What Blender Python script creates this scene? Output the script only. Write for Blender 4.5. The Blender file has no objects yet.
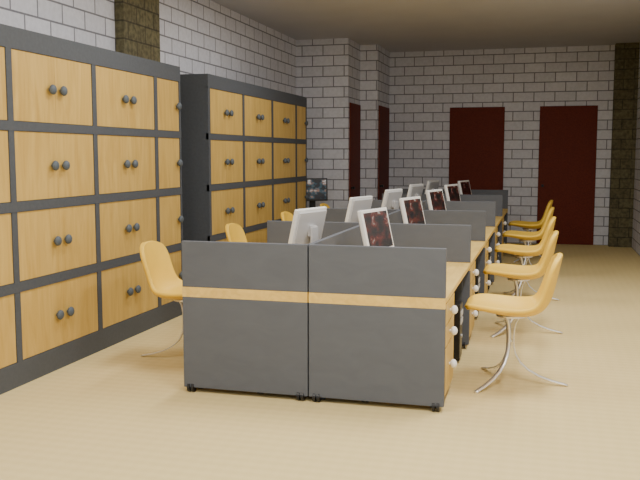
import bpy, bmesh, math
from mathutils import Vector, Matrix
C=bpy.context; D=bpy.data
H=1.6
# ---------------- materials ----------------
def newmat(name):
    m=D.materials.new(name); m.use_nodes=True
    nt=m.node_tree; b=nt.nodes['Principled BSDF']
    return m,nt,b
def lk(nt,a,b): nt.links.new(a,b)
def pos(nt,scale=(1,1,1),rot=(0,0,0),obj=False):
    mp=nt.nodes.new('ShaderNodeMapping')
    mp.inputs['Scale'].default_value=scale; mp.inputs['Rotation'].default_value=rot
    if obj:
        t=nt.nodes.new('ShaderNodeTexCoord'); lk(nt,t.outputs['Object'],mp.inputs['Vector'])
    else:
        t=nt.nodes.new('ShaderNodeNewGeometry'); lk(nt,t.outputs['Position'],mp.inputs['Vector'])
    return mp.outputs['Vector']
def ramp(nt,fac,stops):
    r=nt.nodes.new('ShaderNodeValToRGB')
    e=r.color_ramp.elements
    while len(e)<len(stops): e.new(.5)
    for i,(p,c) in enumerate(stops):
        e[i].position=p; e[i].color=(*c,1)
    lk(nt,fac,r.inputs['Fac']); return r.outputs['Color']
def plain(name,col,rough=.5,metal=0,spec=.5,var=0,nscale=40):
    m,nt,b=newmat(name)
    b.inputs['Roughness'].default_value=rough; b.inputs['Metallic'].default_value=metal
    b.inputs['Specular IOR Level'].default_value=spec
    n=nt.nodes.new('ShaderNodeTexNoise'); n.inputs['Scale'].default_value=nscale
    n.inputs['Detail'].default_value=3
    lk(nt,pos(nt),n.inputs['Vector'])
    c0=tuple(x*(1-var) for x in col); c1=tuple(min(1,x*(1+var)) for x in col)
    lk(nt,ramp(nt,n.outputs['Fac'],[(.35,c0),(.65,c1)]),b.inputs['Base Color'])
    return m
def wood(name,c0,c1,scale=(9,9,1.1),rough=.4):
    m,nt,b=newmat(name); b.inputs['Roughness'].default_value=rough
    b.inputs['Specular IOR Level'].default_value=.3
    n=nt.nodes.new('ShaderNodeTexNoise'); n.inputs['Scale'].default_value=1.6
    n.inputs['Detail'].default_value=5; n.inputs['Distortion'].default_value=1.2
    lk(nt,pos(nt,scale),n.inputs['Vector'])
    lk(nt,ramp(nt,n.outputs['Fac'],[(.3,c0),(.7,c1)]),b.inputs['Base Color'])
    return m
def brick(name,c1,c2,mort,bw=.4,rh=.2,ms=.010,speck=0.0):
    m,nt,b=newmat(name); b.inputs['Roughness'].default_value=.85
    g=nt.nodes.new('ShaderNodeNewGeometry'); s=nt.nodes.new('ShaderNodeSeparateXYZ')
    lk(nt,g.outputs['Position'],s.inputs[0])
    a=nt.nodes.new('ShaderNodeMath'); a.operation='ADD'
    lk(nt,s.outputs['X'],a.inputs[0]); lk(nt,s.outputs['Y'],a.inputs[1])
    c=nt.nodes.new('ShaderNodeCombineXYZ'); lk(nt,a.outputs[0],c.inputs['X']); lk(nt,s.outputs['Z'],c.inputs['Y'])
    t=nt.nodes.new('ShaderNodeTexBrick'); lk(nt,c.outputs[0],t.inputs['Vector'])
    t.inputs['Scale'].default_value=1; t.inputs['Brick Width'].default_value=bw
    t.inputs['Row Height'].default_value=rh; t.inputs['Mortar Size'].default_value=ms
    t.inputs['Mortar Smooth'].default_value=.2
    t.inputs['Color1'].default_value=(*c1,1); t.inputs['Color2'].default_value=(*c2,1)
    t.inputs['Mortar'].default_value=(*mort,1)
    n=nt.nodes.new('ShaderNodeTexNoise'); n.inputs['Scale'].default_value=22; n.inputs['Detail'].default_value=4
    lk(nt,g.outputs['Position'],n.inputs['Vector'])
    mx=nt.nodes.new('ShaderNodeMix'); mx.data_type='RGBA'; mx.blend_type='MULTIPLY'
    mx.inputs[0].default_value=1
    lk(nt,t.outputs['Color'],mx.inputs[6])
    lk(nt,ramp(nt,n.outputs['Fac'],[(.35,(1-speck,)*3),(.65,(1,1,1))]),mx.inputs[7])
    lk(nt,mx.outputs[2],b.inputs['Base Color'])
    bp=nt.nodes.new('ShaderNodeBump'); bp.inputs['Strength'].default_value=.4; bp.inputs['Distance'].default_value=.01
    bp.invert=True
    lk(nt,t.outputs['Fac'],bp.inputs['Height']); lk(nt,bp.outputs[0],b.inputs['Normal'])
    return m
M={}
M['brick']=brick('painted_block',(.73,.735,.79),(.66,.665,.72),(.22,.22,.245),.36,.17,.009,speck=.10)
M['olive']=brick('olive_block',(.17,.15,.075),(.145,.125,.062),(.07,.06,.033),.36,.17,.009,speck=.5)
M['ceil']=plain('ceiling_paint',(.50,.51,.555),.9,var=.02,nscale=2)
M['lwood']=wood('locker_wood',(.53,.335,.085),(.66,.45,.135))
M['dwood']=wood('desk_wood',(.68,.45,.12),(.84,.59,.18),scale=(9,1.2,9))
M['pwood']=wood('pedestal_wood',(.52,.34,.09),(.64,.44,.13),scale=(9,9,1.2))
M['frame']=plain('grey_laminate',(.078,.086,.098),.6,spec=.3,var=.05)
M['knobd']=plain('grey_knob',(.095,.115,.135),.5,spec=.3)
M['knobw']=plain('white_knob',(.9,.9,.88),.3)
M['black']=plain('black_plastic',(.012,.012,.013),.35)
M['chair']=plain('mustard_shell',(.86,.56,.07),.45,spec=.3,var=.03,nscale=5)
M['chrome']=plain('chrome_steel',(.88,.87,.85),.35,metal=.7)
M['alu']=plain('silver_plastic',(.62,.62,.63),.35,metal=.2)
M['white']=plain('white_bezel',(.82,.82,.80),.35)
M['door']=plain('red_brown_door',(.135,.020,.008),.6,spec=.2,var=.25,nscale=60)
M['fill_lamp']=plain('fill_lamp_housing',(.8,.8,.8),.5)  # housing of the added, unseen fill lamps
# partition fabric
m,nt,b=newmat('partition_fabric'); b.inputs['Roughness'].default_value=.8
w=nt.nodes.new('ShaderNodeTexNoise'); w.inputs['Scale'].default_value=3; w.inputs['Distortion'].default_value=1.5
w.inputs['Detail'].default_value=3
lk(nt,pos(nt,(1.2,1.2,3)),w.inputs['Vector'])
lk(nt,ramp(nt,w.outputs['Fac'],[(.3,(.098,.106,.123)),(.7,(.109,.118,.136))]),b.inputs['Base Color'])
M['fab']=m
# floor: fine ribbed carpet
m,nt,b=newmat('ribbed_carpet'); b.inputs['Roughness'].default_value=.9; b.inputs['Specular IOR Level'].default_value=.1
w=nt.nodes.new('ShaderNodeTexWave'); w.bands_direction='Y'; w.inputs['Scale'].default_value=3.6
w.inputs['Distortion'].default_value=0
lk(nt,pos(nt),w.inputs['Vector'])
w2=nt.nodes.new('ShaderNodeTexWave'); w2.bands_direction='X'; w2.inputs['Scale'].default_value=3.6
lk(nt,pos(nt),w2.inputs['Vector'])
ad=nt.nodes.new('ShaderNodeMath'); ad.operation='MULTIPLY_ADD'; ad.inputs[1].default_value=.3
lk(nt,w2.outputs['Fac'],ad.inputs[0]); mu=nt.nodes.new('ShaderNodeMath'); mu.operation='MULTIPLY'; mu.inputs[1].default_value=.7
lk(nt,w.outputs['Fac'],mu.inputs[0]); lk(nt,mu.outputs[0],ad.inputs[2])
lk(nt,ramp(nt,ad.outputs[0],[(.1,(.69,.545,.255)),(.9,(.73,.58,.28))]),b.inputs['Base Color'])
M['floor']=m
# screens
def scr(name,stops,em,sc=9):
    m,nt,b=newmat(name); b.inputs['Roughness'].default_value=.15
    v=nt.nodes.new('ShaderNodeTexNoise'); v.inputs['Scale'].default_value=sc; v.inputs['Detail'].default_value=2
    lk(nt,pos(nt,(1,1,1.4),obj=True),v.inputs['Vector'])
    col=ramp(nt,v.outputs['Fac'],stops)
    lk(nt,col,b.inputs['Base Color']); lk(nt,col,b.inputs['Emission Color']); b.inputs['Emission Strength'].default_value=em
    return m
M['screen']=scr('screen_picture',[(.48,(.008,.008,.010)),(.56,(.06,.013,.011)),(.63,(.10,.022,.018)),(.70,(.28,.27,.26))],.12)
M['tvscreen']=scr('television_picture',[(.46,(.012,.014,.018)),(.53,(.03,.08,.11)),(.60,(.25,.14,.10)),(.68,(.5,.55,.57))],.4,8)

# ---------------- mesh builder ----------------
class B:
    def __init__(s): s.bm=bmesh.new(); s.mats=[]
    def mi(s,k):
        if k not in s.mats: s.mats.append(k)
        return s.mats.index(k)
    def _fin(s,geomverts,k,mat=None,smooth=False):
        i=s.mi(k); fs=set()
        for v in geomverts:
            for f in v.link_faces: fs.add(f)
        for f in fs: f.material_index=i; f.smooth=smooth
        if mat is not None: bmesh.ops.transform(s.bm,matrix=mat,verts=geomverts)
    def box(s,x0,x1,y0,y1,z0,z1,k,bev=0,mat=None):
        r=bmesh.ops.create_cube(s.bm,size=1); vs=r['verts']
        for v in vs:
            v.co=Vector(((x0+x1)/2+v.co.x*(x1-x0),(y0+y1)/2+v.co.y*(y1-y0),(z0+z1)/2+v.co.z*(z1-z0)))
        if bev>0:
            es=set(e for v in vs for e in v.link_edges)
            r2=bmesh.ops.bevel(s.bm,geom=list(es),offset=bev,segments=2,affect='EDGES',profile=.5)
            fs=set(r2['faces']); vs=list(set(v for f in fs for v in f.verts))
        s._fin(vs,k,mat); return vs
    def cyl(s,c,r,h,axis,k,seg=20,r2=None,mat=None):
        g=bmesh.ops.create_cone(s.bm,cap_ends=True,segments=seg,radius1=r,radius2=r if r2 is None else r2,depth=h)
        vs=g['verts']
        R={'z':Matrix.Identity(4),'x':Matrix.Rotation(math.pi/2,4,'Y'),'y':Matrix.Rotation(math.pi/2,4,'X')}[axis]
        s._fin(vs,k,Matrix.Translation(c)@R)
        if mat is not None: bmesh.ops.transform(s.bm,matrix=mat,verts=vs)
    def ball(s,c,r,k,sx=1):
        g=bmesh.ops.create_uvsphere(s.bm,u_segments=16,v_segments=10,radius=r)
        s._fin(g['verts'],k,Matrix.Translation(c)@Matrix.Diagonal((sx,1,1,1)),True)
    def strip(s,pts,wid,th,k):
        rings=[]
        for c,w,n in pts:
            rings.append([s.bm.verts.new(c+w*wid/2*a+n*th/2*b) for a,b in((-1,-1),(1,-1),(1,1),(-1,1))])
        i=s.mi(k)
        for a,b in zip(rings,rings[1:]):
            for j in range(4):
                f=s.bm.faces.new((a[j],a[(j+1)%4],b[(j+1)%4],b[j])); f.material_index=i; f.smooth=True
        for rr in (rings[0],rings[-1]):
            f=s.bm.faces.new(rr); f.material_index=i
    def mesh(s,name):
        bmesh.ops.recalc_face_normals(s.bm,faces=s.bm.faces[:])
        me=D.meshes.new(name); s.bm.to_mesh(me); s.bm.free()
        for k in s.mats: me.materials.append(M[k])
        return me
def place(me,name,loc=(0,0,0),rz=0):
    o=D.objects.new(name,me); o.location=loc; o.rotation_euler=(0,0,rz)
    C.collection.objects.link(o); return o
def room(name,x0,x1,y0,y1,z0,z1,k):
    b=B(); b.box(x0,x1,y0,y1,z0,z1,k); return place(b.mesh(name),name)

# ---------------- room ----------------
XL,XR,YB,YF,ZC=-4.04,1.50,15.34,-2.0,3.5
room('floor',XL-.3,XR+.3,YF,YB+.3,-.1,0,'floor')
room('ceiling',XL-.3,XR+.3,YF,YB+.3,ZC,ZC+.1,'ceil')
room('wall_left',XL-.3,XL,YF,13.3,0,ZC,'brick')
room('wall_right',XR,XR+.3,YF,YB,0,ZC,'brick')
room('wall_back',-2.84,XR+.3,YB,YB+.3,0,ZC,'brick')
room('wall_left_return',XL-.3,-3.15,13.3,YB+.3,0,ZC,'brick')
room('wall_left_jamb',-3.15,-2.84,14.2,YB+.3,0,ZC,'brick')
room('column_left',XL,-3.945,7.28,8.05,0,ZC,'olive')
room('column_right',1.12,XR,15.12,YB,0,ZC,'olive')
def door(name,x0,x1,y0,y1,axis):
    b=B()
    b.box(x0,x1,y0,y1,0,2.465,'door',bev=.004)
    if axis=='y':
        b.cyl((x0+.08,y0-.03,1.05),.018,.06,'y','black')
        b.cyl((x0+.08,y0-.05,1.05),.025,.02,'y','black')
    else:
        b.cyl((x1+.03,y0+.08,1.05),.018,.06,'x','black')
        b.cyl((x1+.05,y0+.08,1.05),.025,.02,'x','black')
    place(b.mesh(name),name)
door('door_1',-1.71,-.723,YB-.02,YB,'y')
door('door_2',-.11,.873,YB-.02,YB,'y')
door('door_3',-3.15,-3.13,13.38,14.16,'x')
door('door_4',-2.84,-2.82,14.3,15.25,'x')

# ---------------- lockers ----------------
def locker(y0,ztop):
    b=B(); d=.45; P=1.08; t=.06
    L=3*P+.50+t/2
    cols=[(i*P+t*(1 if i==0 else .5),(i+1)*P-t/2,2) for i in range(3)]+[(3*P+t/2,L-.03,1)]
    tops=[2.315,1.765,1.21,.655]; bots=[1.83,1.28,.725,.17]
    b.box(-d,-.03,0,L,0,ztop,'frame')
    b.box(-.03,0,0,L,tops[0],ztop,'frame'); b.box(-.03,0,0,L,0,bots[3],'frame')
    for i in range(3): b.box(-.03,0,0,L,tops[i+1],bots[i],'frame')
    edges=[(0,cols[0][0])]+[(cols[i][1],cols[i+1][0]) for i in range(3)]+[(cols[3][1],L)]
    for e0,e1 in edges: b.box(-.03,-.001,e0,e1,bots[3]-.01,tops[0]+.01,'frame')
    for tp,bt in zip(tops,bots):
        zc=(tp+bt)/2
        for c0,c1,n in cols:
            if n==2:
                mid=(c0+c1)/2
                b.box(-.03,-.008,c0+.003,mid-.001,bt+.003,tp-.003,'lwood')
                b.box(-.03,-.008,mid+.001,c1-.003,bt+.003,tp-.003,'lwood')
                ks=(mid-.07,mid+.07)
            else:
                b.box(-.03,-.008,c0+.003,c1-.003,bt+.003,tp-.003,'lwood'); ks=(c1-.05,)
            for k in ks:
                b.cyl((.004,k,zc),.012,.03,'x','knobd',12)
                b.ball((.022,k,zc),.037,'knobd',.6)
    place(b.mesh('locker_cabinet'),'locker_cabinet',(-3.48,y0,0))
locker(3.76,2.46); locker(8.22,2.46)

# ---------------- desks ----------------
XC=-1.445; W=.882; Y0=5.0; P=1.75; ZT=.72
def castor(b,x,y,r=.028):
    b.cyl((x-.014,y,r),r,.018,'x','black',16); b.cyl((x+.014,y,r),r,.018,'x','black',16)
    b.cyl((x,y,r+.012),.012,.05,'z','black',10)
def partition():
    b=B(); hw=W/2-.004
    b.box(-hw,hw,-.02,.02,.035,.655,'fab',bev=.004)
    b.box(-hw,hw,-.02,.02,.655,.722,'dwood')
    b.box(-hw,hw,-.02,.02,.722,1.03,'fab',bev=.004)
    castor(b,-hw+.05,0,.033); castor(b,hw-.05,0,.033)
    return b.mesh('desk_partition')
pm=partition()
for k in range(6):
    for s in(-1,1): place(pm,'desk_partition',(XC+s*W/2,Y0+.02+P*k,0))
b=B(); b.box(-.018,.018,.045,P-.045,.06,1.03,'fab',bev=.004)
castor(b,0,.25); castor(b,0,P-.25)
dm=b.mesh('desk_divider')
for k in range(5): place(dm,'desk_divider',(XC,Y0+P*k,0))
def desk(s):
    b=B(); x0,x1=sorted((s*.022,s*W))
    b.box(x0,x1,.045,P-.005,ZT-.035,ZT,'dwood',bev=.004)
    e0,e1=sorted((s*.05,s*.09))
    for yy in(.08,P-.09):
        b.box(e0,e1,yy,yy+.04,0,ZT-.035,'frame')
    l0,l1=sorted((s*(W-.10),s*(W-.06)))
    b.box(l0,l1,P-.09,P-.05,0,ZT-.035,'frame')
    b.box(min(l0,e0),max(l1,e1),P-.085,P-.055,ZT-.10,ZT-.035,'frame')
    return b.mesh('office_desk')
def pedestal(s):
    b=B(); x0,x1=sorted((s*.30,s*(W-.02)))
    b.box(x0,x1,0,.48,.07,ZT-.037,'pwood',bev=.003)
    f=s*(W-.02)
    for z0,z1 in((.54,.675),(.40,.53),(.09,.39)):
        a0,a1=sorted((f,f+s*.018)); b.box(a0,a1,.008,.472,z0,z1,'pwood',bev=.003)
        zc={.54:.605,.40:.467,.09:.25}[z0]
        b.cyl((f+s*.03,.22,zc),.010,.03,'x','knobw',12); b.ball((f+s*.045,.22,zc),.029,'knobw',.8)
    for xx in(x0+.06,x1-.06):
        for yy in(.05,.43): castor(b,xx,yy)
    return b.mesh('drawer_pedestal')
def tower(s):
    b=B(); x0,x1=sorted((s*.42,s*(W-.03)))
    b.box(x0,x1,0,.19,.02,.46,'black',bev=.008)
    f=s*(W-.03); a0,a1=sorted((f,f+s*.006))
    b.box(a0,a1,.02,.17,.36,.40,'alu'); b.box(a0,a1,.02,.17,.30,.34,'alu')
    b.cyl((f+s*.004,.095,.2),.014,.012,'x','alu',16)
    for xx in (x0+.04,x1-.04):
        for yy in (.04,.15): b.cyl((xx,yy,.011),.015,.022,'z','black',10)
    return b.mesh('computer_tower')
def keyboard():
    b=B(); b.box(-.07,.07,-.21,.21,0,.018,'white',bev=.005)
    for i in range(4):
        for j in range(13):
            b.box(-.055+i*.028,-.055+i*.028+.022,-.195+j*.03,-.195+j*.03+.025,.018,.024,'alu')
    return b.mesh('keyboard')
def mouse():
    b=B(); b.box(-.05,.05,-.03,.03,0,.032,'white',bev=.014); b.box(-.035,-.015,-.004,.004,.03,.035,'alu'); return b.mesh('computer_mouse')
def monitor(front='white',back='alu',w=.44,h=.33,tilt=13,scr='screen'):
    b=B(); hz=.325
    T=Matrix.Translation((0,0,hz))@Matrix.Rotation(-math.radians(tilt),4,'Y')
    b.box(-.022,.012,-w/2,w/2,-h/2,h/2,front,bev=.008,mat=T)
    b.box(-.036,-.018,-w/2+.02,w/2-.02,-h/2+.02,h/2-.02,back,bev=.006,mat=T)
    b.box(.0115,.0135,-w/2+.025,w/2-.025,-h/2+.035,h/2-.025,scr,mat=T)
    b.box(-.075,-.06,-.05,.05,.01,hz+.02,back,bev=.004)
    b.box(-.07,-.03,-.04,.04,hz-.05,hz+.03,back,bev=.004)
    b.box(-.10,.10,-.10,.10,0,.012,back,bev=.004)
    return b.mesh('computer_monitor')
DM={s:desk(s) for s in(-1,1)}; PM={s:pedestal(s) for s in(-1,1)}; TM={s:tower(s) for s in(-1,1)}
KM=keyboard(); MM=mouse(); SM=monitor()
for k in range(5):
    y=Y0+P*k
    for s in(-1,1):
        place(DM[s],'office_desk',(XC,y,0))
        place(PM[s],'drawer_pedestal',(XC,y+.05,0))
        place(TM[s],'computer_tower',(XC,y+1.25,0))
        place(SM,'computer_monitor',(XC+s*.27,y+.90,ZT),-math.radians(14)+(0 if s>0 else math.pi))
        place(KM,'keyboard',(XC+s*.60,y+.85,ZT))
        place(MM,'computer_mouse',(XC+s*.60,y+1.17,ZT))

# ---------------- chairs ----------------
def chair_shell():
    st=[(-.305,.530,.12,.008,.0),(-.297,.545,.195,.014,.0),(-.25,.550,.245,.026,0),(-.17,.535,.278,.040,0),(-.06,.514,.290,.052,0),
        (.05,.502,.288,.060,-.005),(.14,.508,.272,.062,-.02),(.205,.537,.246,.050,-.045),(.245,.592,.222,.028,-.062),
        (.268,.665,.214,.012,-.062),(.285,.745,.216,.004,-.055),(.300,.825,.215,-.004,-.045),(.312,.885,.195,-.010,-.035),(.318,.917,.15,-.012,-.022),(.320,.928,.08,-.004,-.008)]
    bm=bmesh.new(); n=12; g=[]
    for x,z,hw,dz,dx in st:
        row=[]
        for j in range(n+1):
            t=-1+2*j/n; q=abs(t)**2.2
            row.append(bm.verts.new((x+dx*q,hw*t,z+dz*q)))
        g.append(row)
    for a,b in zip(g,g[1:]):
        for j in range(n):
            f=bm.faces.new((a[j],a[j+1],b[j+1],b[j])); f.smooth=True
    bmesh.ops.recalc_face_normals(bm,faces=bm.faces[:])
    me=D.meshes.new('seat_shell'); bm.to_mesh(me); bm.free(); me.materials.append(M['chair']); return me
def chair_legs():
    b=B(); prof=[(.085,.487),(.055,.467),(.036,.43),(.026,.38),(.022,.32),(.025,.26),(.038,.205),(.07,.15),(.125,.10),(.20,.06),(.29,.03),(.375,.012),(.395,.006)]
    for ang in(0,122,-122):
        a=math.radians(ang); r=Vector((math.cos(a),math.sin(a),0)); w=Vector((-r.y,r.x,0)); pts=[]
        for i,(q,z) in enumerate(prof):
            p0=prof[max(0,i-1)]; p1=prof[min(len(prof)-1,i+1)]
            tan=(r*(p1[0]-p0[0])+Vector((0,0,p1[1]-p0[1]))).normalized()
            pts.append((r*q+Vector((0,0,z)),w,tan.cross(w)))
        b.strip(pts,.03,.010,'chrome')
    b.cyl((0,0,.482),.10,.014,'z','chrome',24)
    b.cyl((0,0,.30),.016,.012,'z','chrome',16)
    return b.mesh('legs')
CS=chair_shell(); CL=chair_legs()
def chair(x,y,rz):
    e=D.objects.new('office_chair',None); e.location=(x,y,0); e.rotation_euler=(0,0,rz); C.collection.objects.link(e)
    s=D.objects.new('seat_shell',CS); C.collection.objects.link(s); s.parent=e
    m=s.modifiers.new('sol','SOLIDIFY'); m.thickness=.038; m.offset=0
    m=s.modifiers.new('sub','SUBSURF'); m.levels=2; m.render_levels=2
    l=D.objects.new('legs',CL); C.collection.objects.link(l); l.parent=e
for k in range(5):
    chair(-.20,5.82+P*k,0); chair(2*XC+.22,5.82+P*k,math.pi)

b=B(); b.box(-.35,.35,-.4,.4,.70,.73,'dwood',bev=.004)
for xx in(-.32,.32):
    for yy in(-.37,.37): b.box(xx-.02,xx+.02,yy-.02,yy+.02,0,.70,'frame')
b.box(-.33,-.31,-.37,.37,.3,.70,'frame')
place(b.mesh('side_table'),'side_table',(-3.65,12.62,0))
TVm=monitor('black','black',.46,.36,5,'tvscreen')
place(TVm,'television',(-3.52,12.5,.73),-math.radians(60))

# ---------------- added fill lamps, out of view ----------------
def fill_lamp(x,y,p):  # fixture and area light added on the unseen ceiling to brighten the room
    b=B(); b.box(-.15,.15,-.65,.65,-.05,0,'fill_lamp',bev=.004)
    o=place(b.mesh('added_fill_lamp'),'added_fill_lamp',(x,y,ZC))
    l=D.lights.new('fill_light','AREA'); l.shape='RECTANGLE'; l.size=.26; l.size_y=1.2; l.energy=p; l.color=(1,.975,.94)
    lo=D.objects.new('fill_light',l); lo.location=(0,0,-.06); lo.parent=o; C.collection.objects.link(lo)
for y,p in((0,64),(3,74),(6,56),(9,44)):
    for x,g in((-2.2,.78),(.3,1.22)): fill_lamp(x,y,p*g)
w=D.worlds.new('World'); C.scene.world=w; w.use_nodes=True
w.node_tree.nodes['Background'].inputs[0].default_value=(1,.98,.95,1)
w.node_tree.nodes['Background'].inputs[1].default_value=.75

# ---------------- camera ----------------
cam=D.cameras.new('camera'); cam.sensor_width=36; cam.lens=820/640*36; cam.clip_end=100
co=D.objects.new('camera',cam); C.collection.objects.link(co)
co.location=(0,0,H)
co.rotation_euler=(math.radians(90-5.92),0,math.radians(15.27))
C.scene.camera=co
